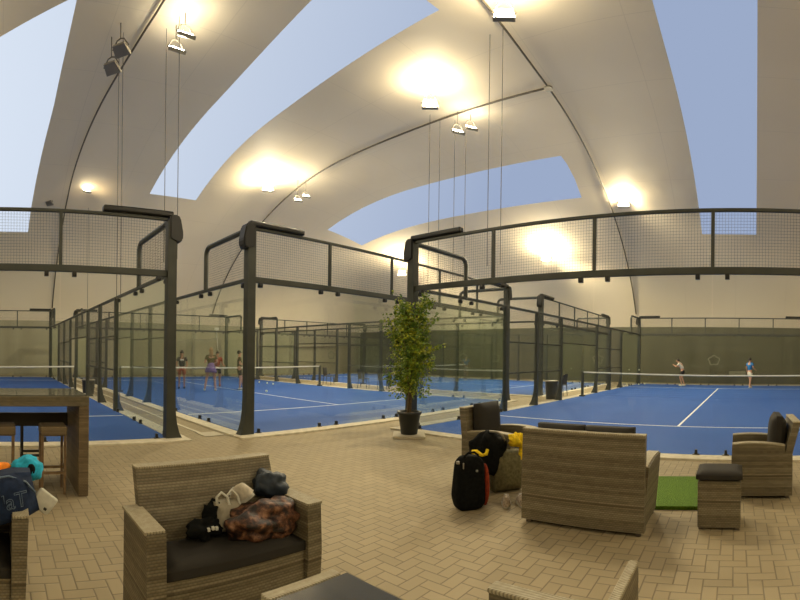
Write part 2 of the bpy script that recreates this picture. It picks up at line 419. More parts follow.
b = NB(); prism(b, [(-.035,2.86),(.035,2.86),(.045,2.90),(.035,2.95),(-.035,2.95),(-.045,2.90)], 'x', -.035, .035); ME['clampt'] = tomesh('top_clamp', b, M_black)
b = NB(); prism(b, [(-.055,0),(.055,0),(.055,.04),(.022,.05),(.018,.115),(-.018,.115),(-.022,.05),(-.055,.04)], 'y', -.03, .03); ME['clampb'] = tomesh('floor_clamp', b, M_black)
def post_poly(h, w=.10):
    # flared outside foot, in the plane across the fence
    return [(-w/2,0),(w/2+.20,0),(w/2+.12,.12),(w/2+.06,.28),(w/2+.02,.5),(w/2,.75),(w/2,h),(-w/2,h)]
b = NB(); prism(b, post_poly(3.0), 'y', -.05, .05); ME['post'] = tomesh('post', b, M_frame)
b = NB(); prism(b, [(-.085,0),(.24,0),(.17,.12),(.12,.30),(.095,.5),(.085,.75),(.085,3.96),(-.085,3.96)], 'y', -.085, .085)
ME['corner'] = tomesh('corner_post', b, M_frame)
b = NB(); prism(b, [(-.06,4.05),(.10,4.06),(.15,4.0),(.20,3.74),(.19,3.62),(.13,3.56),(.09,3.60),(-.06,3.62)], 'y', -.115, .115)
bmesh.ops.bevel(b, geom=b.edges[:], offset=.02, segments=2, affect='EDGES'); ME['shoulder'] = tomesh('corner_cap', b, M_pad)
b = NB(); box(b, (.62,0,4.07), (1.30,.15,.11), .03); ME['lamp'] = tomesh('folded_lamp_head', b, M_pad)
b = NB(); box(b, (5,0,3.0), (9.84,.07,.12), .01); ME['beam'] = tomesh('beam', b, M_frame)
b = NB(); box(b, (5,0,3.98), (9.84,.055,.06), .01); ME['rail'] = tomesh('top_rail', b, M_frame)
b = NB(); box(b, (0,0,3.51), (.06,.05,.9), .005); ME['upright'] = tomesh('upright', b, M_frame)
b = NB(); box(b, (10,0,3.0), (19.8,.06,.07), .008); ME['srail'] = tomesh('side_rail', b, M_frame)
b = NB(); box(b, (2,0,0), (4,.035,.04)); ME['midrail'] = tomesh('mid_rail', b, M_frame)
b = NB(); R=.18; pts = [(0.0,0,3.97),(1.98-R,0,3.97)] + [(1.98-R+R*math.sin(a*PI/12),0,3.97-R+R*math.cos(a*PI/12)) for a in range(1,7)] + [(1.98,0,3.0)]
tube(b, pts, .055, 8); ME['bent'] = tomesh('bent_rail', b, M_frame)

def court(origin, rz, label, near_labels=None):
    t = thing('padel_court_enclosure', label, 'padel court enclosure', (*origin,0), rz, None)
    def P(name, me, loc, r=0, par=t):
        return obj(name, ME[me], None, par, False, loc, (0,0,r))
    def CLP(g):
        for u in (.24,1.76): P('top_clamp','clampt',(u,0,0),0,g); P('floor_clamp','clampb',(u,0,0),0,g)
    for (x,y,r,dl) in ((0,0,PI,0),(10,0,0,0),(0,20,PI,0),(10,20,0,0)):
        c = P('corner_post', 'corner', (x,y,0), r)
        obj('corner_cap', ME['shoulder'], None, c)
        s = 1 if x == 0 else -1
        P('folded_lamp_head', 'lamp', (x,y,0), 0 if x == 0 else PI)
    for y in (0,20):
        P('beam','beam',(0,y,0)); P('top_rail','rail',(0,y,0)); P('mesh_panel','mesh10',(0,y,0))
        for x in (2,4,6,8): P('upright','upright',(x,y,0))
        for x in (0,2,4,6,8):
            g = P('glass_panel','glass',(x,y,0)); CLP(g)
    for x in (0,10):
        P('side_rail','srail',(x,0,0),PI/2); [P('mid_rail','midrail',(x,yy,zz),PI/2) for yy,zz in ((4,1.1),(4,2.0),(12,1.1),(12,2.0),(8,2.1))]
        P('mesh_panel','mesh4o',(x,8,0),PI/2)
        for y in (4,6,12,14): P('mesh_panel','mesh2',(x,y,0),PI/2)
        for y in (0,2,16,18):
            g = P('glass_panel','glass',(x,y,0),PI/2); CLP(g)
        P('mesh_panel','mesh2t',(x,0,0),PI/2); P('mesh_panel','mesh2t',(x,18,0),PI/2)
        P('bent_rail','bent',(x,0,0),PI/2); P('bent_rail','bent',(x,20,0),-PI/2)
        for y in (4,6,8,12,14,16): P('post','post',(x,y,0), PI if x == 0 else 0)
    return t
M4 = lambda o, rz: Matrix.Translation((*o,0)) @ Matrix.Rotation(rz,4,'Z')
RR = -math.radians(91.7)
COURTS = [((-6.98,7.95),0), ((4.56,7.75),0), ((17.2,7.6),0), ((7.713,6.374),RR)]
CL = ['dark steel and glass enclosure around the left court behind the bar table',
      'steel and glass enclosure of the middle court where several players stand at the net',
      'farthest steel and glass enclosure, seen through the others behind the potted tree',
      'steel and glass enclosure of the right court behind the sofa and footstool']
TL = ['blue artificial turf of the left court', 'blue artificial turf of the middle court', 'blue artificial turf of the farthest court', 'blue artificial turf of the right court']
bm_line = None
b = NB(); box(b, (5,0,.032), (9.9,.05,.004)); LINX = tomesh('court_line', b, M_line)
b = NB(); box(b, (5,10,.0325), (.05,13.9,.004)); LINY = tomesh('court_line', b, M_line)
def netmesh():
    b = NB(); w = 9.8; pitch = .07; r = .0013
    k = int(w/pitch)
    def H(u): return .90+.05*abs(u/(w/2)-1)**1.5
    for i in range(k+1):
        x = w*i/k; a = [b.verts.new((x+dx,dy,z)) for z in (.04,H(x)) for dx,dy in ((-r,0),(0,-r),(r,0),(0,r))]
        for q in range(4): b.faces.new((a[q],a[(q+1)%4],a[4+(q+1)%4],a[4+q]))
    for i in range(1,12):
        z = i*.075; a = [b.verts.new((x,dy,z+dz)) for x in (0,w) for dz,dy in ((-r,0),(0,-r),(r,0),(0,r))]
        for q in range(4): b.faces.new((a[q],a[(q+1)%4],a[4+(q+1)%4],a[4+q]))
    return b
NETM = tomesh('net_mesh', netmesh(), M_netm)
b = NB(); tube(b, [(9.8*i/20,0,.915+.05*abs(i/10-1)**1.5) for i in range(21)], .03, 6); NETB = tomesh('net_band', b, M_band)
b = NB(); box(b, (0,0,.5), (.09,.09,1.0), .01); box(b, (0,0,.03), (.2,.2,.06), .01); NETP = tomesh('net_post', b, M_frame)
NL = ['white-banded black net across the left court', 'white-banded black net across the middle court beside the players', 'white-banded net across the farthest court', 'white-banded black net across the right court']
for q,(o0,rz) in enumerate(COURTS):
    court(o0, rz, CL[q])
    b = NB(); box(b, (5,10,.015), (10.0,20.0,.03)); tf = struct('court_turf', b, M_turf, TL[q]); tf.location = (*o0,0); tf.rotation_euler = (0,0,rz)
    obj('court_line', LINX, None, tf, False, (0,3.05,0)); obj('court_line', LINX, None, tf, False, (0,16.95,0)); obj('court_line', LINY, None, tf)
    kw = .32; b = NB()
    for c,s in (((5,-kw/2-.0,.008),(10+2*kw,kw,.05)),((5,20+kw/2+.02,.008),(10+2*kw,kw,.05)),((-kw/2-.02,10,.008),(kw,20,.05)),((10+kw/2+.02,10,.008),(kw,20,.05))): box(b, c, s, .008)
    kb = struct('kerb_strip', b, M_kerb, 'pale concrete kerb around a court'); kb.location = (*o0,0); kb.rotation_euler = (0,0,rz)
    nt = thing('court_net', NL[q], 'net')
    nt.matrix_world = M4(o0, rz) @ Matrix.Translation((.1,10,.03))
    obj('net_mesh', NETM, None, nt); obj('net_band', NETB, None, nt)
    for x in (0,9.8): obj('net_post', NETP, None, nt, False, (x,0,0))

# corridor details
b = NB(); box(b, (3.82,17,.006), (.07,17.5,.012)); struct('trim_5', b, M_kerb, 'thin pale strip down the middle of the corridor')
b = NB(); box(b, (3.95,8.15,.008), (.42,.42,.016), .004)
tag(obj('drain_cover_slab', b, M_slab), 'pale square cover slab in the corridor paving', 'cover slab')
b = NB(); box(b, (0,0,.02), (1.25,.92,.04), .008, math.radians(8))
o = obj('grass_mat', b, M_grass, None, False, (5.45,.83,0)); tag(o, 'bright green artificial grass mat beyond the footstool', 'mat')

# ------------------------------------------------------------------ furniture
def cushion(bm, c, s, r=.04, puff=.03, rx=0):
    t = bmesh.new(); bmesh.ops.create_cube(t, size=1)
    bmesh.ops.subdivide_edges(t, edges=t.edges[:], cuts=7, use_grid_fill=True)
    for v in t.verts:
        p = Vector(v.co); q = Vector((p.x*s[0], p.y*s[1], p.z*s[2]))
        ax = [abs(p.x)*2, abs(p.y)*2, abs(p.z)*2]
        k = min(range(3), key=lambda i: s[i])
        u = [ax[i] for i in range(3) if i != k]
        f = (1-u[0]**4)*(1-u[1]**4)
        q[k] += (1 if p[k] > 0 else -1)*puff*f*(abs(p[k])*2)
        # round the rim
        e = max(u[0], u[1]); 
        if e > .74: q[k] *= 1-.45*((e-.74)/.26)**2.2
        v.co = q
    M = Matrix.Translation(c) @ Matrix.Rotation(rx,4,'X'); merge(bm, t, M); return bm
def seat_unit(name, label, cat, loc, rz, W=1.18, D=.7, arm_h=.64, back_h=.9, lean=.03, seats=2, back_cushions=2, aw=.11, group=None, seat_h=.33, back_inset=0.0, bump=.03, splay=.02, cush_side=None):
    """rattan seat facing local -Y; front at y=-D, back plane at y=0; x centred"""
    t = thing(name, label, cat, loc, rz, group)
    # arms: outline in y-z with a gently curved top
    for s in (-1,1):
        b = NB(); ye = -.0851 if back_inset == 0 else 0
        top = [(-D+(D+ye)*i/8, arm_h-.02+bump*math.sin(PI*(.15+.85*i/8))) for i in range(9)]
        poly = [(-D,.04)]+[(-D-.015*math.sin(PI*.5),arm_h*.5)]+[(-D,arm_h-.03)]+top+[(ye,.04)]
        x0 = s*(W/2-aw); x1 = s*W/2
        prism(b, poly, 'x', min(x0,x1), max(x0,x1))
        for v in b.verts:
            if abs(v.co.x) > W/2-.001: v.co.x += s*splay*(v.co.z/arm_h - .5)
        a = obj('arm', b, M_rat, t)
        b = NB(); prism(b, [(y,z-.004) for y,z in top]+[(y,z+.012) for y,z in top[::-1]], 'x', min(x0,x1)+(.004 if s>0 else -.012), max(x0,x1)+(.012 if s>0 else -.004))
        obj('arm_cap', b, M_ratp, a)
    b = NB(); w = W-2*aw+.0; wb = W-2*back_inset
    poly = [(-.085,.04),(-.085,arm_h-.1),(-.085+lean,back_h),(lean,back_h+.0),(0.0,arm_h-.1),(0,.04)]
    # back: lower part between the arms' rear ends, upper part rising above them
    prism(b, poly, 'x', -wb/2, wb/2)
    # slight curve of the top rail
    bk = obj('backrest', b, M_rat, t)
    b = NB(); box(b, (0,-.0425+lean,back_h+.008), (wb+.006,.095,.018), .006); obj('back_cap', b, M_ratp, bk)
    b = NB(); box(b, (0,-D/2-.03,(seat_h+.05)/2+.02), (w,D-.10,seat_h-.05), .01); obj('seat_frame', b, M_rat, t)
    cw = w/seats
    for i in range(1 if seats == 1 or not cush_side else 1):
        b = NB(); cushion(b, (0,-D/2-.035,seat_h+.035), (w-.01,D-.09,.10), .03, .012); obj('seat_cushion', b, M_cush, t, True)
    if back_cushions:
        cw = w/back_cushions
        for i in range(back_cushions):
            b = NB(); cushion(b, (-w/2+cw*(i+.5),-.15,seat_h+.08+(back_h-seat_h-.04)/2), (cw-.015,.13,back_h-seat_h+.0), .03, .04, -.06)
            obj('back_cushion', b, M_cush, t, True)
    for sx in (-1,1):
        for y in (-.06,-D+.06):
            b = NB(); box(b, (sx*(W/2-.06),y,.03), (.05,.05,.06), .004); obj('foot', b, M_foot, t)
    return t
# sofa with the jackets: faces the camera side (south)
seat_unit('rattan_sofa', 'rattan loveseat facing us with a brown mottled jacket heaped on its dark cushion', 'sofa', (1.35,2.80,0), 0, W=1.16, D=.46, arm_h=.635, back_h=.835, lean=.12, back_cushions=0, seat_h=.33, back_inset=.085, bump=.0, splay=.0)
# sofa seen from behind, facing east
seat_unit('rattan_sofa', 'rattan loveseat seen from behind with two dark back cushions showing over its top', 'sofa', (4.03,1.37,0), PI/2, W=1.18, D=.74, arm_h=.62, back_h=.885, lean=-.03+.02, back_inset=.0, splay=.05)
# armchair on the right, facing north
seat_unit('rattan_armchair', 'rattan armchair in side view right of the square footstool', 'armchair', (5.64,-.66,0), PI, W=.74, D=.68, arm_h=.62, back_h=.86, lean=.09, back_cushions=1, seats=1, splay=.03)
# armchair behind the bags, facing south
seat_unit('rattan_armchair', 'rattan armchair behind the black bags with a dark cushion against its back', 'armchair', (5.45,3.33,0), 0, W=.78, D=.70, arm_h=.62, back_h=.90, lean=.04, back_cushions=1, seats=1, splay=.03)
# armchair at the lower left, facing the camera side
seat_unit('rattan_armchair', 'rattan armchair at the picture edge under the navy racket bag', 'armchair', (-.24,3.25,0), 0, W=.80, D=.62, arm_h=.64, back_h=.70, lean=.04, back_cushions=0, seats=1, aw=.085, seat_h=.28)
# low rattan corner seat at the bottom edge
t = thing('rattan_corner_seat', 'rattan seat at the bottom edge with only its pale woven top edges visible', 'seat', (1.625,.655,0), 0)
b = NB(); box(b, (.035,0,.34), (.07,.56,.60), .01); s_ = obj('backrest', b, M_rat, t)
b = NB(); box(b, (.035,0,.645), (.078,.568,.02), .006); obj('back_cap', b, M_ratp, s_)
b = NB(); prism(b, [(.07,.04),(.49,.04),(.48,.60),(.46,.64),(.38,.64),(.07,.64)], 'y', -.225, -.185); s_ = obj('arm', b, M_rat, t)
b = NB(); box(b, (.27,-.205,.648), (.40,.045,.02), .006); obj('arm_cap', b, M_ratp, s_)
b = NB(); box(b, (.24,.035,.19), (.36,.44,.30), .01); obj('seat_frame', b, M_rat, t)
b = NB(); cushion(b, (.25,.04,.38), (.34,.44,.09)); obj('seat_cushion', b, M_cush, t, True)
# footstool
t = thing('rattan_footstool', 'square rattan footstool topped with a black cushion', 'footstool', (4.52,.135,0), 0)
b = NB(); box(b, (0,0,.235), (.41,.40,.43), .012); obj('body', b, M_rat, t)
b = NB(); cushion(b, (0,0,.49), (.44,.43,.075), .03, .012); obj('cushion', b, M_cush, t, True)
for sx in (-1,1):
    for sy in (-1,1):
        b = NB(); box(b, (sx*.17,sy*.17,.012), (.04,.04,.024)); obj('foot', b, M_foot, t)
# low table with dark glass at the bottom edge
t = thing('rattan_coffee_table', 'low rattan table with a dark glass top in front of the loveseat', 'table', (1.40,1.36,0), 0)
b = NB(); box(b, (0,0,.215), (.42,.96,.39), .01); obj('body', b, M_rat, t)
for sy in (-1,1):
    b = NB(); box(b, (0,sy*.47,.425), (.45,.07,.05), .008); obj('rim', b, M_ratp, t)
b = NB(); box(b, (.01,-.04,.455), (.45,.89,.012), .003); obj('glass_top', b, M_dglass, t)

# bar table and stools on the left
t = thing('bar_table', 'tall rattan bar table with a glossy top at the left edge', 'bar table', (-.55,5.47,0), 0)
b = NB(); box(b, (0,0,1.04), (3.04,.96,.11), .008); obj('tabletop', b, M_rat, t)
b = NB(); box(b, (0,.0,1.101), (3.0,.93,.012), .003); obj('glass_top', b, M_tglass, t)
for sx in (-1,1):
    b = NB(); box(b, (sx*1.465,0,.495), (.11,.94,.98), .006); obj('leg_panel', b, M_ratw, t)
b = NB(); box(b, (0,.42,.72), (2.82,.04,.17), .004); obj('cross_board', b, M_dwood, t)
def stool(loc, label, dark=False, g=None):
    t = thing('bar_stool', label, 'bar stool', loc, 0, g)
    m = M_dwood if dark else M_wood
    b = NB(); box(b, (0,0,.70), (.30,.32,.11), .02); obj('seat', b, M_dwood if dark else M_ratw, t)
    for sx in (-1,1):
        for sy in (-1,1):
            b = NB(); box(b, (sx*.125,sy*.135,.325), (.028,.028,.65), .004); obj('leg', b, m, t)
    for s in (-1,1):
        b = NB(); box(b, (s*.135,0,.27), (.022,.27,.03)); obj('footrest', b, m, t)
        b = NB(); box(b, (0,s*.135,.24), (.27,.022,.03)); obj('footrest', b, m, t)
    return t
stool((.60,5.25,0), 'brown bar stool nearest the right leg panel of the bar table')
stool((.03,5.28,0), 'brown bar stool cut by the left edge under the bar table')
stool((.42,6.12,0), 'dark bar stool on the far side, glimpsed behind the right brown stool', True)
stool((.17-.35,6.12,0), 'dark bar stool on the far side, glimpsed behind the left brown stool', True)

# ------------------------------------------------------------------ plant
px, py = 7.01, 5.84
t = thing('plinth_tile', 'square stone tile under the plant pot', 'tile', (px,py,0), .7)
b = NB(); box(b, (0,0,.025), (.62,.62,.05), .008); obj('tile', b, M_slab, t)
t = thing('potted_tree', 'tall leafy ficus in a dark pot in front of the corner post', 'potted tree', (px,py,.05), 0)
b = NB(); lathe(b, [(.15,0),(.16,.01),(.215,.38),(.235,.385),(.245,.44),(.21,.44),(.205,.39),(.20,.38)], 28); obj('pot', b, M_pot, t, True)
b = NB(); lathe(b, [(.20,.36),(.19,.40),(.08,.415),(.001,.42)], 20); obj('soil', b, M_soil, t, True)
trunk = []
b = NB()
for k in range(3):
    tube(b, [(.03*math.cos(2.1*k+z*3.5), .03*math.sin(2.1*k+z*3.5), .38+z) for z in [i*.09 for i in range(15)]], [.024-.0009*i for i in range(15)], 8)
tk = obj('trunk', b, M_bark, t, True)
b = NB(); tips = []
for i in range(60):
    z0 = .80+1.50*(i/60); a = random.uniform(0,2*PI); L = random.uniform(.25,.60)*(1.0 if z0 < 1.9 else .85)
    up = random.uniform(.2,.6)
    e = Vector((L*math.cos(a), L*math.sin(a), z0+up)); m = Vector((L*.5*math.cos(a), L*.5*math.sin(a), z0+up*.35))
    tube(b, [(0,0,z0-.1), m, e], [.010,.007,.003], 5); tips.append((Vector((0,0,z0)), m, e))
obj('branches', b, M_bark, tk, True)
b = NB()
def leaf(b, c, d, L, W):
    d = d.normalized(); s = d.cross(Vector((random.uniform(-1,1),random.uniform(-1,1),random.uniform(-.3,1)))).normalized(); u = s.cross(d)
    p = [c, c+d*L*.4+s*W-u*.01, c+d*L-u*.02, c+d*L*.4-s*W-u*.01, c+d*L*.45+u*.006]
    v = [b.verts.new(q) for q in p]
    for f in ((0,1,4),(1,2,4),(2,3,4),(3,0,4)): b.faces.new([v[i] for i in f])
for (s0,m,e) in tips:
    for k in range(70):
        u = random.random()**.7; P = s0.lerp(m, u*2) if u < .5 else m.lerp(e, u*2-1)
        c = P + Vector((random.gauss(0,.045),random.gauss(0,.045),random.gauss(0,.05)))
        leaf(b, c, Vector((random.uniform(-1,1),random.uniform(-1,1),random.uniform(-.7,.5))), random.uniform(.06,.10), random.uniform(.016,.027))
for k in range(1300):
    a = random.uniform(0,2*PI); z = random.uniform(.72,2.55); rr = .50*math.sqrt(random.random())*(1-.45*abs(z-1.3)/1.3)
    leaf(b, Vector((rr*math.cos(a), rr*math.sin(a), z)), Vector((random.uniform(-1,1),random.uniform(-1,1),random.uniform(-.7,.5))), random.uniform(.05,.08), .018)
obj('foliage', b, M_leaf, t)

# ------------------------------------------------------------------ bags and clothes
def blob(name, mats, c, s, rot=None, dis=.3, freq=4, seed=0, seg=28):
    b = NB(); ball(b, (0,0,0), s, seg, int(seg*.7), rot, dis, freq, seed)
    for v in b.verts:
        if v.co.z < -s[2]*.75: v.co.z = -s[2]*.75
    return obj(name, b, mats, None, True, c)
# --- on the loveseat
SZ = .43
o = blob('mottled_jacket', M_camo, (1.635,2.53,SZ+.085), (.275,.15,.125), (0,0,.1), .38, 3.0, 3, 44); tag(o, 'crumpled brown and rust mottled jacket heaped on the loveseat cushion', 'jacket')
o = blob('puffer_bundle', M_bluebk, (1.77,2.70,SZ+.245), (.135,.11,.10), (0,.35,.2), .3, 3, 9, 32); tag(o, 'dark blue puffy bundle on top of the mottled jacket', 'jacket')
t = thing('canvas_tote', 'grey-taupe canvas tote with pale handles leaning on the loveseat back', 'tote bag', (1.42,2.68,SZ), 0)
b = NB(); cushion(b, (0,0,.10), (.19,.09,.20), .03, .03); obj('body', b, M_greyt, t, True)
b = NB(); 
for q,(dx,tl) in enumerate(((-.045,.0),(.03,.03))):
    tube(b, [(dx-.035,-.03,.17),(dx-.04,-.03,.235),(dx-.01,-.035,.262+tl*.3),(dx+.03,-.04,.23),(dx+.045,-.05,.17),(dx+.03,-.06,.14)], .009, 6)
obj('handle', b, M_white, t, True)
def shoe(name, mat1, loc, rz, rx, label, L=.27, W=.10, ry=0):
    t = thing(name, label, 'shoe', loc, 0); t.rotation_euler = (rx,ry,rz)
    b = NB()
    # sole outline
    out = []
    for k in range(24):
        a = 2*PI*k/24; x = math.cos(a)*L/2; wd = W/2*(1 if x > 0 else .82); out.append((x, math.sin(a)*wd))
    prism(b, out, 'z', 0, .025); obj('sole', b, M_white, t)
    b = NB(); rings = []
    for q,(x,h,wd) in enumerate(((-.5,.05,.25),(-.44,.095,.36),(-.25,.10,.38),(-.08,.095,.38),(.1,.075,.42),(.3,.05,.45),(.44,.038,.30),(.5,.028,.12))):
        rings.append([b.verts.new((x*L, math.cos(PI*k/8)*wd*W, .022+math.sin(PI*k/8)*h)) for k in range(9)])
    for q in range(len(rings)-1):
        for k in range(8): b.faces.new((rings[q][k],rings[q][k+1],rings[q+1][k+1],rings[q+1][k]))
    b.faces.new(rings[0]); b.faces.new(rings[-1][::-1]); up = obj('upper', b, mat1, t, True)
    b = NB(); 
    for k in range(4): box(b, (L*(-.02+.09*k),0,.112-.016*k), (.012,.05,.008), .003)
    obj('laces', b, M_band, t)
    return t
shoe('trainer', M_shoe, (1.545,2.68,SZ+.165), 1.9, -.5, 'pale trainer propped upright on the heap beside the tote handles', .24, .09, .6)
o = blob('black_pouch', M_blackf, (1.235,2.62,SZ+.055), (.125,.07,.06), (0,0,.15), .4, 4, 5, 24); tag(o, 'small black pouch with white marks at the left of the heap', 'pouch')
b = NB(); 
for x,z in ((-.0,.02),(.03,.025),(.055,.02)): box(b, (x,-.064,z), (.018,.02,.022), .004)
obj('white_lettering', b, M_white, o)
o = blob('black_scarf', M_blackf, (1.335,2.69,SZ+.09), (.07,.06,.12), None, .4, 4, 15, 20); tag(o, 'black cloth stuffed between the tote and the loveseat back', 'cloth')

# --- by the armchair
t = thing('upright_sports_bag', 'tall black sports bag with a red-brown side panel standing on the pavers', 'sports bag', (4.10,2.60,0), math.radians(-33))
b = NB(); tb = NB(); bmesh.ops.create_uvsphere(tb, u_segments=36, v_segments=26, radius=1)
for v in tb.verts:
    q = [math.copysign(abs(c)**.52, c) for c in v.co]; k = (q[2]+1)/2
    w = 1.04-.16*k; wob = 1+.05*noise.noise(Vector(v.co)*2.2)
    v.co = Vector((q[0]*.172*w*wob, q[1]*.12*(1.05-.2*k)*wob, max(0, .275+q[2]*.28*(1+.04*noise.noise(Vector((v.co.x*3,v.co.y*3,1)))))))
merge(b, tb)
obj('body', b, M_blackf, t, True)
b = NB(); ball(b, (.165,-.03,.24), (.035,.10,.22), 16, 12); obj('side_panel', b, M_red, t, True)
b = NB(); tube(b, [(-.07,-.05,.50),(-.075,-.05,.56),(-.03,-.05,.59),(.03,-.05,.59),(.075,-.05,.56),(.07,-.05,.50)], .012, 6); obj('handle', b, M_blackf, t, True)
for c_,s_ in (((-.155,-.06,.50),(.03,.03,.03)),((.02,-.145,.42),(.02,.02,.02)),((-.11,-.1,.47),(.012,.012,.06))):
    b = NB(); box(b, c_, s_, .003); obj('buckle', b, M_alu, t)
t = thing('black_backpack', 'black backpack slumped over the armchair arm with a pale strap', 'backpack', (4.72,2.74,0), math.radians(-33))
b = NB(); ball(b, (.01,0,.46), (.235,.16,.26), 28, 20, None, .25, 3, 4); ball(b, (-.11,-.02,.30), (.09,.12,.30), 20, 14, None, .2, 3, 6); obj('body', b, M_blackf, t, True)
b = NB(); tube(b, [(-.02,-.08,.72),(.06,-.10,.71),(.13,-.1,.67),(.17,-.1,.60)], .014, 6); obj('strap', b, M_alu, t, True)
b = NB(); tube(b, [(-.24,-.08,.50),(-.2,-.12,.50),(-.15,-.16,.47),(-.10,-.16,.48),(-.08,-.15,.53)], [.025,.03,.018,.02,.018], 8); obj('yellow_trim', b, M_yellow, t, True)
o = blob('yellow_shirt', M_yellow, (4.90,2.45,.60), (.105,.09,.09), (.2,.4,0), .5, 4, 2, 26)
b = NB(); box(b, (.06,-.02,-.14), (.05,.05,.22), .02, .3, .1, .15); obj('sleeve', b, M_yellow, o, True)
tag(o, 'bright yellow shirt tucked beside the black backpack, hanging down', 'shirt')
t = thing('olive_duffel', 'olive-grey canvas bag below the yellow shirt, behind the shoes', 'bag', (4.88,2.60,0), math.radians(-33))
b = NB(); cushion(b, (.02,0,.24), (.36,.22,.46), .04, .03); obj('body', b, M_olive, t, True)
shoe('sports_shoe', M_shoet, (4.42,2.33,.0), math.radians(30), 0, 'nearest of the worn trainers on the pavers by the sports bag', .29, .11)
shoe('sports_shoe', M_shoet, (4.52,2.20,.0), math.radians(36), 0, 'worn trainer closest to the loveseat back, on the pavers', .29, .11)
# --- racket bag on the left armchair
t = thing('racket_bag', 'large navy racket bag with outlined letters lying on the left armchair', 'racket bag', (.05,2.86,.665), 0)
t.rotation_euler = (0, math.radians(-14), 0)
b = NB(); cushion(b, (-.22,0,.03), (.80,.26,.29), .06, .06)
for v in b.verts:
    if v.co.x > .02: k = (v.co.x-.02)/.2; v.co.z = .03+(v.co.z-.03)*(1-.30*k*k); v.co.y *= 1-.35*k*k
obj('body', b, M_navy, t, True)
b = NB(); tube(b, [(-.4,-.10,.17),(-.1,-.12,.185),(.05,-.11,.17),(.14,-.10,.11),(.18,-.085,.03)], .006, 6); obj('piping', b, M_logo, t, True)
cu = bpy.data.curves.new('bag_lettering', 'FONT'); cu.body = 'BabolaT'; cu.size = .125; cu.fill_mode = 'NONE'; cu.bevel_depth = .0018; cu.align_x = 'RIGHT'; cu.shear = .1
cu.materials.append(M_logo)
tmp = bpy.data.objects.new('tmp', cu); link(tmp); bpy.context.view_layer.update()
me = bpy.data.meshes.new_from_object(tmp.evaluated_get(bpy.context.evaluated_depsgraph_get())); bpy.data.objects.remove(tmp)
me.materials.clear(); me.materials.append(M_logo)
lo = bpy.data.objects.new('lettering', me); link(lo, t); lo.location = (.125,-.182,.0); lo.rotation_euler = (PI/2,0,0)
t = thing('turquoise_trainer_bag', 'turquoise shoe bag resting on top of the navy racket bag', 'shoe bag', (.18,3.02,.80), 0)
b = NB(); ball(b, (0,0,.02), (.105,.09,.085), 24, 16, None, .2, 4, 3); obj('body', b, M_turq, t, True)
b = NB(); ball(b, (.02,-.07,.03), (.03,.03,.04), 12, 8); obj('mouth', b, M_blackf, t, True)
o = blob('orange_towel', M_orange, (-.05,3.02,.80), (.12,.09,.055), (0,-.2,0), .3, 4, 8, 22); tag(o, 'bright orange cloth at the left picture edge behind the racket bag', 'towel')
t = thing('white_pouch', 'white flat pouch with a small black mark hanging off the racket bag end', 'pouch', (.275,2.83,.665), 0)
t.rotation_euler = (0,math.radians(38),0)
b = NB(); box(b, (0,0,0), (.135,.03,.12), .014); obj('body', b, M_white, t, True)
b = NB(); box(b, (.03,-.0155,-.03), (.02,.004,.016), .001); obj('mark', b, M_black, t)

# ------------------------------------------------------------------ small things along the corridors
def bin_(loc, label, h=.7, w=.5):
    t = thing('waste_bin', label, 'bin', loc, 0)
    b = NB(); lathe(b, [(w*.40,0),(w*.42,.02),(w*.48,h-.08),(w*.5,h-.07),(w*.5,h-.04)], 20); obj('body', b, M_bin, t, True)
    b = NB(); lathe(b, [(w*.5,h-.04),(w*.49,h),(w*.36,h+.01),(w*.35,h-.02)], 20); obj('rim', b, M_alu, t, True)
bin_((16.35,6.75,0), 'dark round bin in the corridor beside the right court net')
bin_((3.30,17.2,0), 'dark bin far down the corridor by the left court', .55, .5)
def bench(loc, rz, label):
    t = thing('folding_chair', label, 'chair', loc, rz)
    b = NB(); box(b, (0,0,.45), (.46,.44,.03), .008); obj('seat', b, M_black, t)
    b = NB(); box(b, (0,.20,.68), (.50,.03,.42), .012, 0, -.12); obj('backrest', b, M_black, t)
    for sx in (-1,1):
        for sy in (-1,1):
            b = NB(); tube(b, [(sx*.21,sy*.19,.45),(sx*.23,sy*.22,0)], .014, 6); obj('leg', b, M_frame, t)
bench((15.65,15.9,0), .5, 'black chair between two courts, the left of the pair by the net')
bench((15.95,14.9,0), .5, 'black chair between two courts, right of the other, nearer the tree')
bench((15.75,18.6,0), .5, 'black chair in the corridor at the end of the middle court net')
bench((17.9,7.0,0), PI, 'black chair in the corridor behind the right court net post')
bench((3.9,19.6,0), -1.4, 'black chair seen through the fence down the left corridor')
# tennis balls
def bl(q, x, y, z, lab):
    b = NB(); ball(b, (0,0,0), (.045,.045,.045), 12, 8); o = obj('padel_ball', b, M_ballm, None, True, (x,y,z)); return tag(o, lab, 'ball', 'padel balls on the courts')
def gp(pxl, yy, z=.04):
    y0 = 350.8+.0118*pxl; d = (HC-z)*F/(yy-y0); a = pxl/F; return d*math.sin(a), d*math.cos(a)
for (u,v,lab) in ((253,388.5,'white ball on the middle court just right of the corner post'),(259.5,382.5,'farthest left ball on the middle court turf'),(267.5,383.5,'ball midway in the far row on the middle court'),(273.5,384.5,'rightmost ball of the far row on the middle court'),(267,391.5,'nearest of the pale balls lying on the middle court')):
    x,y = gp(u,v,.07); bl(0,x,y,.075,lab)
P_ = M4(*COURTS[3])
for (a,bq,z,lab) in ((.35,18.6,.075,'left of two pale balls at the far corner of the right court'),(.55,19.3,.075,'right of two pale balls at the far corner of the right court')):
    v = P_ @ Vector((a,bq,0)); bl(0,v.x,v.y,z,lab)
v = P_ @ Vector((.3,18.9,0)); bl(0,v.x,v.y,.9,'pale ball in the air above the far corner of the right court')
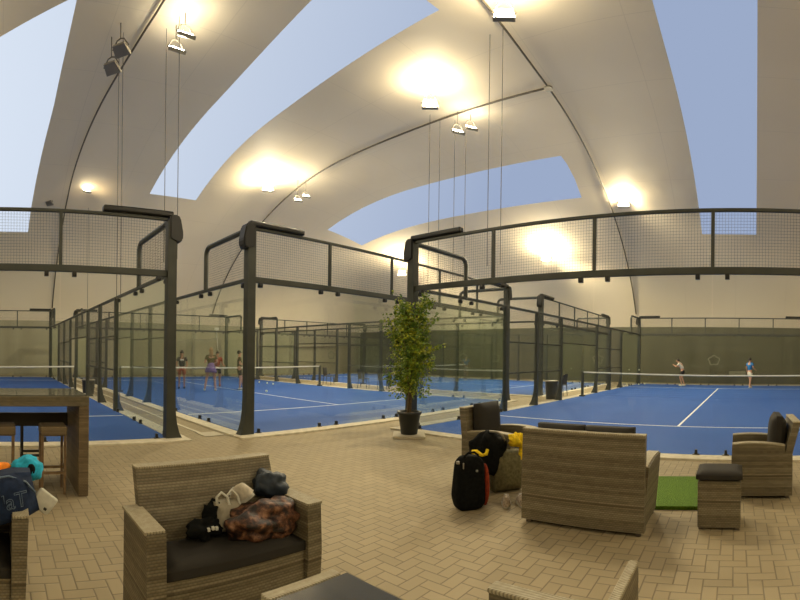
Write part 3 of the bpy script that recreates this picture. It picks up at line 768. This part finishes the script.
# small wall lamp with a white tail on the north wall
t = thing('wall_lamp', 'small white lamp box on the far wall above the middle court players', 'lamp', (15.35,YN-1.18,3.35), 0)
b = NB(); box(b, (0,0,0), (.34,.10,.20), .02); obj('housing', b, M_band, t)
b = NB(); tube(b, [(0,0,-.1),(.08,-.03,-1.2),(.22,-.03,-2.6)], .03, 6); obj('cable', b, M_band, t, True)

# ------------------------------------------------------------------ floodlights
def flood(loc, rz, tilt, lit, label, light=None, s=1.0, cable=True, ground=0.0):
    x,y,z = loc; H = dome(x,y)
    t = thing('floodlight', label, 'floodlight', loc, rz, 'floodlights under the roof')
    M = Matrix.Rotation(tilt,4,'X')
    b = NB(); prism(b, [(-.26*s,-.20*s),(.26*s,-.20*s),(.20*s,.16*s),(-.20*s,.16*s)], 'y', 0, .10*s); b.transform(M); h = obj('housing', b, M_alu, t)
    b = NB(); box(b, (0,-.012*s,0), (.40*s,.02*s,.26*s), .005); b.transform(M); obj('lens', b, M_lens if lit else M_lensd, t)
    b = NB()
    tube(b, [(-.28*s,.03,0),(-.12*s,.03,.24*s),(0,.03,.28*s),(.12*s,.03,.24*s),(.28*s,.03,0)], .02*s, 6); tube(b, [(0,.03,.26*s),(0,.03,max(.3,H-z+.02))], .015, 6)
    obj('bracket', b, M_cable, t, True)
    if light:
        l = bpy.data.lights.new('flood_light', 'SPOT'); l.energy = light; l.color = WARM; l.shadow_soft_size = .2; l.spot_size = math.radians(172); l.spot_blend = .25
        lo = bpy.data.objects.new('flood_light', l); link(lo, t); lo.location = (M @ Vector((0,-.22*s,.0))); lo.rotation_euler = (0,0,0)
        l = bpy.data.lights.new('spill_light', 'POINT'); l.energy = light*SPILL; l.color = WARM; l.shadow_soft_size = .2
        lo = bpy.data.objects.new('spill_light', l); link(lo, t); lo.location = (M @ Vector((0,-.22*s,.0)))
    return t
def rope(x, y, z0, lab):
    b = NB(); tube(b, [(0,0,z0),(0,0,dome(x,y)-.05)], .011, 5); o = obj('hanging_rope', b, M_cable, None, False, (x,y,0)); tag(o, lab, 'rope', 'thin ropes hanging from the roof')
LP = 1200
SPILL = .34
WARM = (1,.845,.56)
def at(pxl, v, d):
    y0 = 350.8+.0118*pxl; a = pxl/F; return (d*math.sin(a), d*math.cos(a), HC+(y0-v)/F*d)
def face(loc): return math.atan2(loc[0], -loc[1]) + 0   # lens (-Y) towards the camera
def facing(loc):
    # rotate so that local -Y points to the origin
    return math.atan2(-loc[0], loc[1])
big = [(500,12,11.9,'blazing floodlight at the top of the picture above the roof junction'),(427,103,16.3,'blazing floodlight in the middle of the roof on the long seam'),(266,188,24.1,'bright floodlight near the left end of the long seam'),
       (622,203,23.6,'bright floodlight right of the roof junction, over the right court rail'),(545,258,28.0,'bright floodlight seen through the mesh of the right court'),(401,273,33.0,'small bright floodlight seen beside the corner post above the tree')]
for (u,v,d,lab) in big:
    L = at(u,v,d); flood(L, facing(L), -.5, True, lab, LP*(1.9 if d > 20 else .8), 1.1)
small = [(109,68,14.1,False,2.6,'unlit-looking floodlight left of the roof cable, lower of its pair'),(118,50,13.5,False,2.6,'unlit-looking floodlight left of the roof cable, upper of its pair'),
         (173,50,13.5,True,.9,'lit floodlight right of the roof cable, lower of its pair'),(182,35,13.0,True,.9,'lit floodlight right of the roof cable, upper of its pair'),
         (48,203,24.5,False,2.6,'small dim floodlight far left, left of its pair by the cable'),(56,198,25.2,False,2.6,'small dim floodlight far left, right of its pair by the cable'),
         (85,191,23.6,True,.9,'small lit floodlight beside the far left cable, left of its pair'),(92,186,24.2,True,.9,'small lit floodlight beside the far left cable, right of its pair'),
         (296,200,24.5,True,.8,'tiny lit floodlight below the long seam, left of its pair'),(304,196,24.6,True,.8,'tiny lit floodlight below the long seam, right of its pair'),
         (455,131,18.0,True,.8,'small lit floodlight under the long seam, left of its pair'),(468,127,18.2,True,.8,'small lit floodlight under the long seam, right of its pair')]
for (u,v,d,lit,az,lab) in small:
    L = at(u,v,d); flood(L, facing(L)+az*(.5 if lit else 1), -1.0 if lit else -1.05, lit, lab, 110 if lit else None, .95 if d < 20 else .8)
for k,(u,d,z0,lab) in enumerate(((116,14.3,.03,'thin rope left of the corner post, left of its pair'),(120,13.8,.03,'thin rope left of the corner post, right of its pair'),(163,13.6,4.2,'thin rope ending over the left corner post, left one'),(176,13.1,4.2,'thin rope ending over the left corner post, right one'),
                     (427,18.2,4.2,'thin rope over the tree, first from the left'),(437,18.5,4.2,'thin rope over the tree, second from the left'),(452,18.6,4.2,'thin rope over the tree, third from the left'),(463,18.9,4.2,'thin rope over the tree, third from the right'),
                     (486,13.6,4.2,'thick rope over the sofa side, second from the right'),(499,13.3,4.2,'thick rope over the sofa side, rightmost of the six'),(87,25,.03,'thin rope below the small far left floodlights'))):
    a = u/F; rope(d*math.sin(a), d*math.cos(a), z0, lab)
# unseen lamps of the same kind, added as fill light over the rest of the hall
for k,(x,y) in enumerate(((9.4,-7.5),(-3,-9),(-14,-6),(-15,10),(-14,22),(9,-20),(-10,-20),(23,-10),(-3.0,13))):
    z = dome(x,y)-1.1; flood((x,y,z), facing((x,y,z)), -.5, True, 'unseen floodlight added for fill over the part of the hall outside the picture', LP*.55)

# ------------------------------------------------------------------ people
def skinmesh(name, verts, edges, radii, m, parent, root=0, sub=1):
    me = bpy.data.meshes.new(name); me.from_pydata([tuple(v) for v in verts], edges, [])
    o = bpy.data.objects.new(name, me); C.objects.link(o)
    md = o.modifiers.new('skin','SKIN'); md.use_smooth_shade = True; sb_ = o.modifiers.new('sub','SUBSURF'); sb_.levels = sub; sb_.render_levels = sub
    sv = me.skin_vertices[0].data
    for i,r in enumerate(radii):
        sv[i].radius = (r,r) if not isinstance(r, tuple) else r
        sv[i].use_root = (i == root)
    bpy.context.view_layer.update()
    nm = bpy.data.meshes.new_from_object(o.evaluated_get(bpy.context.evaluated_depsgraph_get()))
    bpy.data.objects.remove(o); nm.name = name; nm.materials.clear(); nm.materials.append(m)
    for p in nm.polygons: p.use_smooth = True
    q = bpy.data.objects.new(name, nm); link(q, parent); return q
def person(label, loc, rz, J, skin, shirt, lower, hair, shoe_m, H=1.7, skirt=False, long_hair=False, bare_arms=True, prt=False):
    """J: joints in metres for a 1.7 m figure, local facing -Y"""
    k = H/1.7
    t = thing('person', label, 'person', loc, rz); t.scale = (k,k,k)
    D = dict(pel=(0,0,.92), wai=(0,0,1.07), che=(0,0,1.27), nek=(0,0,1.43), hed=(0,-.01,1.58),
             sl=(.17,0,1.38), el=(.24,.02,1.12), wl=(.25,-.08,.90), sr=(-.17,0,1.38), er=(-.24,.02,1.12), wr=(-.25,-.08,.90),
             hl=(.09,0,.88), kl=(.11,-.03,.49), al=(.12,0,.09), hr=(-.09,0,.88), kr=(-.11,-.03,.49), ar=(-.12,0,.09))
    D.update(J); V = {a: Vector(b) for a,b in D.items()}
    order = ['pel','wai','che','nek','hed','sl','el','wl','sr','er','wr','hl','kl','al','hr','kr','ar']
    ix = {a:i for i,a in enumerate(order)}
    R = dict(pel=(.13,.10),wai=(.11,.085),che=(.13,.10),nek=.05,hed=(.075,.09),sl=.055,el=.04,wl=.027,sr=.055,er=.04,wr=.027,hl=.085,kl=.055,al=.038,hr=.085,kr=.055,ar=.038)
    vs = [V[a] for a in order]; rd = [R[a] for a in order]
    ed = [(0,1),(1,2),(2,3),(3,4),(2,5),(5,6),(6,7),(2,8),(8,9),(9,10),(0,11),(11,12),(12,13),(0,14),(14,15),(15,16)]
    top = V['hed'] + (V['hed']-V['nek']).normalized()*.09
    vs.append(top); rd.append((.055,.065)); ed.append((4,len(vs)-1))
    for w_,e_,sg in (('wl','el',1),('wr','er',-1)):                 # palm, four unequal fingers and a thumb
        d = (V[w_]-V[e_]).normalized(); sd = d.cross(Vector((0,1,.2))).normalized()
        P0 = V[w_]+d*.07; vs.append(P0); rd.append((.030,.016)); pi = len(vs)-1; ed.append((ix[w_],pi))
        for q,L in enumerate((.065,.075,.07,.055)):
            o_ = sd*(-.027+.018*q)
            vs.append(P0+d*.03+o_); rd.append(.009); a = len(vs)-1; ed.append((pi,a))
            vs.append(P0+d*(.03+L*.9)+o_-Vector((0,.02,0))); rd.append(.008); ed.append((a,len(vs)-1))
        vs.append(V[w_]+d*.035-sd*.03); rd.append(.010); a = len(vs)-1; ed.append((ix[w_],a))
        vs.append(V[w_]+d*.075-sd*.05); rd.append(.009); ed.append((a,len(vs)-1))
    for a_ in ('al','ar'):
        vs.append(V[a_]+Vector((0,-.05,-.05))); rd.append(.036); b_ = len(vs)-1; ed.append((ix[a_],b_))
        vs.append(V[a_]+Vector((0,-.15,-.06))); rd.append(.03); ed.append((b_,len(vs)-1))
    body = skinmesh('body', vs, ed, rd, skin, t)
    up = V['hed']-V['nek']; 
    b = NB(); ball(b, V['hed']+Vector((0,-.098,-.01)), (.012,.018,.02), 8, 6); obj('nose', b, skin, t, True)
    for s_ in (-1,1):
        b = NB(); ball(b, V['hed']+Vector((s_*.03,-.085,.02)), (.010,.008,.007), 8, 6); obj('eye', b, M_eye, t, True)
        b = NB(); ball(b, V['hed']+Vector((s_*.083,.0,.0)), (.012,.02,.03), 8, 6); obj('ear', b, skin, t, True)
    b = NB(); ball(b, V['hed']+Vector((0,-.088,-.045)), (.022,.008,.006), 8, 6); obj('mouth', b, M_trust, t, True)
    b = NB(); ball(b, V['hed']+Vector((0,.025,.045)), (.092,.10,.088), 16, 12)
    if long_hair:
        ball(b, V['hed']+Vector((0,.08,-.10)), (.085,.05,.16), 14, 10); ball(b, V['hed']+Vector((0,.03,.13)), (.04,.04,.04), 10, 8)
    obj('hair', b, hair, t, True)
    f = lambda a,b,u: V[a].lerp(V[b],u)
    sv = [V['pel']+Vector((0,0,.03)),V['wai'],V['che'],f('che','nek',.75),V['sl'],f('sl','el',.62),V['sr'],f('sr','er',.62)]
    skinmesh('shirt', sv, [(0,1),(1,2),(2,3),(2,4),(4,5),(2,6),(6,7)], [(.145,.115),(.128,.105),(.148,.118),.062,.07,.062,.07,.062], shirt, t)
    if skirt:
        b = NB(); lathe(b, [(.115,.20),(.15,.08),(.21,-.05),(.25,-.18),(.24,-.18),(.12,.0)], 20, (V['pel'].x,V['pel'].y,V['pel'].z)); obj('skirt', b, lower, t, True)
    else:
        skinmesh('shorts', [V['pel']+Vector((0,0,.07)),V['pel'],V['hl'],f('hl','kl',.75),V['hr'],f('hr','kr',.75)], [(0,1),(1,2),(2,3),(1,4),(4,5)], [(.135,.11),(.15,.12),.105,.09,.105,.09], lower, t)
    if prt:
        b = NB(); box(b, (0,-.125,1.30), (.16,.02,.06), .008); obj('chest_print', b, M_band, t)
    for a_ in ('al','ar'):
        b = NB(); ball(b, V[a_]+Vector((0,-.06,-.045)), (.05,.14,.05), 14, 8)
        for v in b.verts: v.co.z = max(v.co.z, V[a_].z-.09)
        obj('shoe', b, shoe_m, t, True)
    return t
def gpd(u, d, z=.03):
    a = u/F; return (d*math.sin(a), d*math.cos(a), z)
person('person in a black top with white chest print and rust shorts, standing beyond the net', gpd(182,20.2), -.39, dict(wl=(.2,-.12,.95), wr=(-.22,-.05,.9)), M_skin2, M_tdark, M_trust, M_hair, M_tblk, 1.62, long_hair=True, prt=True)
person('person seen from behind in an olive top and lilac skirt, legs apart, white shoes', gpd(211,19.2), PI-.3, dict(wl=(.18,-.22,1.15), wr=(-.2,-.2,1.12), er=(-.27,.0,1.16), kl=(.17,0,.49), al=(.24,.02,.09), kr=(-.15,0,.49), ar=(-.20,.02,.09)), M_skin, M_tolive, M_tlilac, M_hairb, M_twhite, 1.74, skirt=True, long_hair=True)
person('person in rust red top and patterned shorts half hidden behind the skirted player', gpd(217.5,21.8), -.4, dict(wl=(.3,-.1,1.05)), M_skin2, M_trust, M_tdark, M_hair, M_trust, 1.62, long_hair=True)
person('person in dark shorts partly hidden by the middle corner post', gpd(239.5,19.9), 1.2, dict(kl=(.11,-.12,.5), al=(.12,-.2,.09), wl=(.2,-.3,1.1), wr=(-.2,-.28,1.1)), M_skin, M_tolive, M_tdark, M_hair, M_twhite, 1.66)
person('person in a pale yellow-white shirt and black shorts leaning forward, right court', gpd(683,26.4), PI-.25, dict(che=(0,-.14,1.20), nek=(0,-.25,1.33), hed=(0,-.33,1.45), sl=(.17,-.17,1.29), sr=(-.17,-.17,1.29), el=(.2,-.34,1.1), er=(-.2,-.34,1.1), wl=(.08,-.5,1.18), wr=(-.08,-.5,1.18), wai=(0,-.05,1.05), kl=(.13,-.12,.5), kr=(-.13,-.1,.5), al=(.14,0,.09), ar=(-.15,.05,.09)), M_skin, M_twhite, M_tblk, M_hair, M_twhite, 1.66)
person('person in a bright blue shirt and white shorts walking, far side of right court', gpd(750,25.2), .9, dict(kl=(.08,-.12,.5), al=(.08,-.14,.09), kr=(-.08,.02,.5), ar=(-.08,.14,.10), er=(-.24,.0,1.14), wr=(-.22,-.2,1.05)), M_skin, M_tblue, M_twhite, M_hair, M_twhite, 1.62)
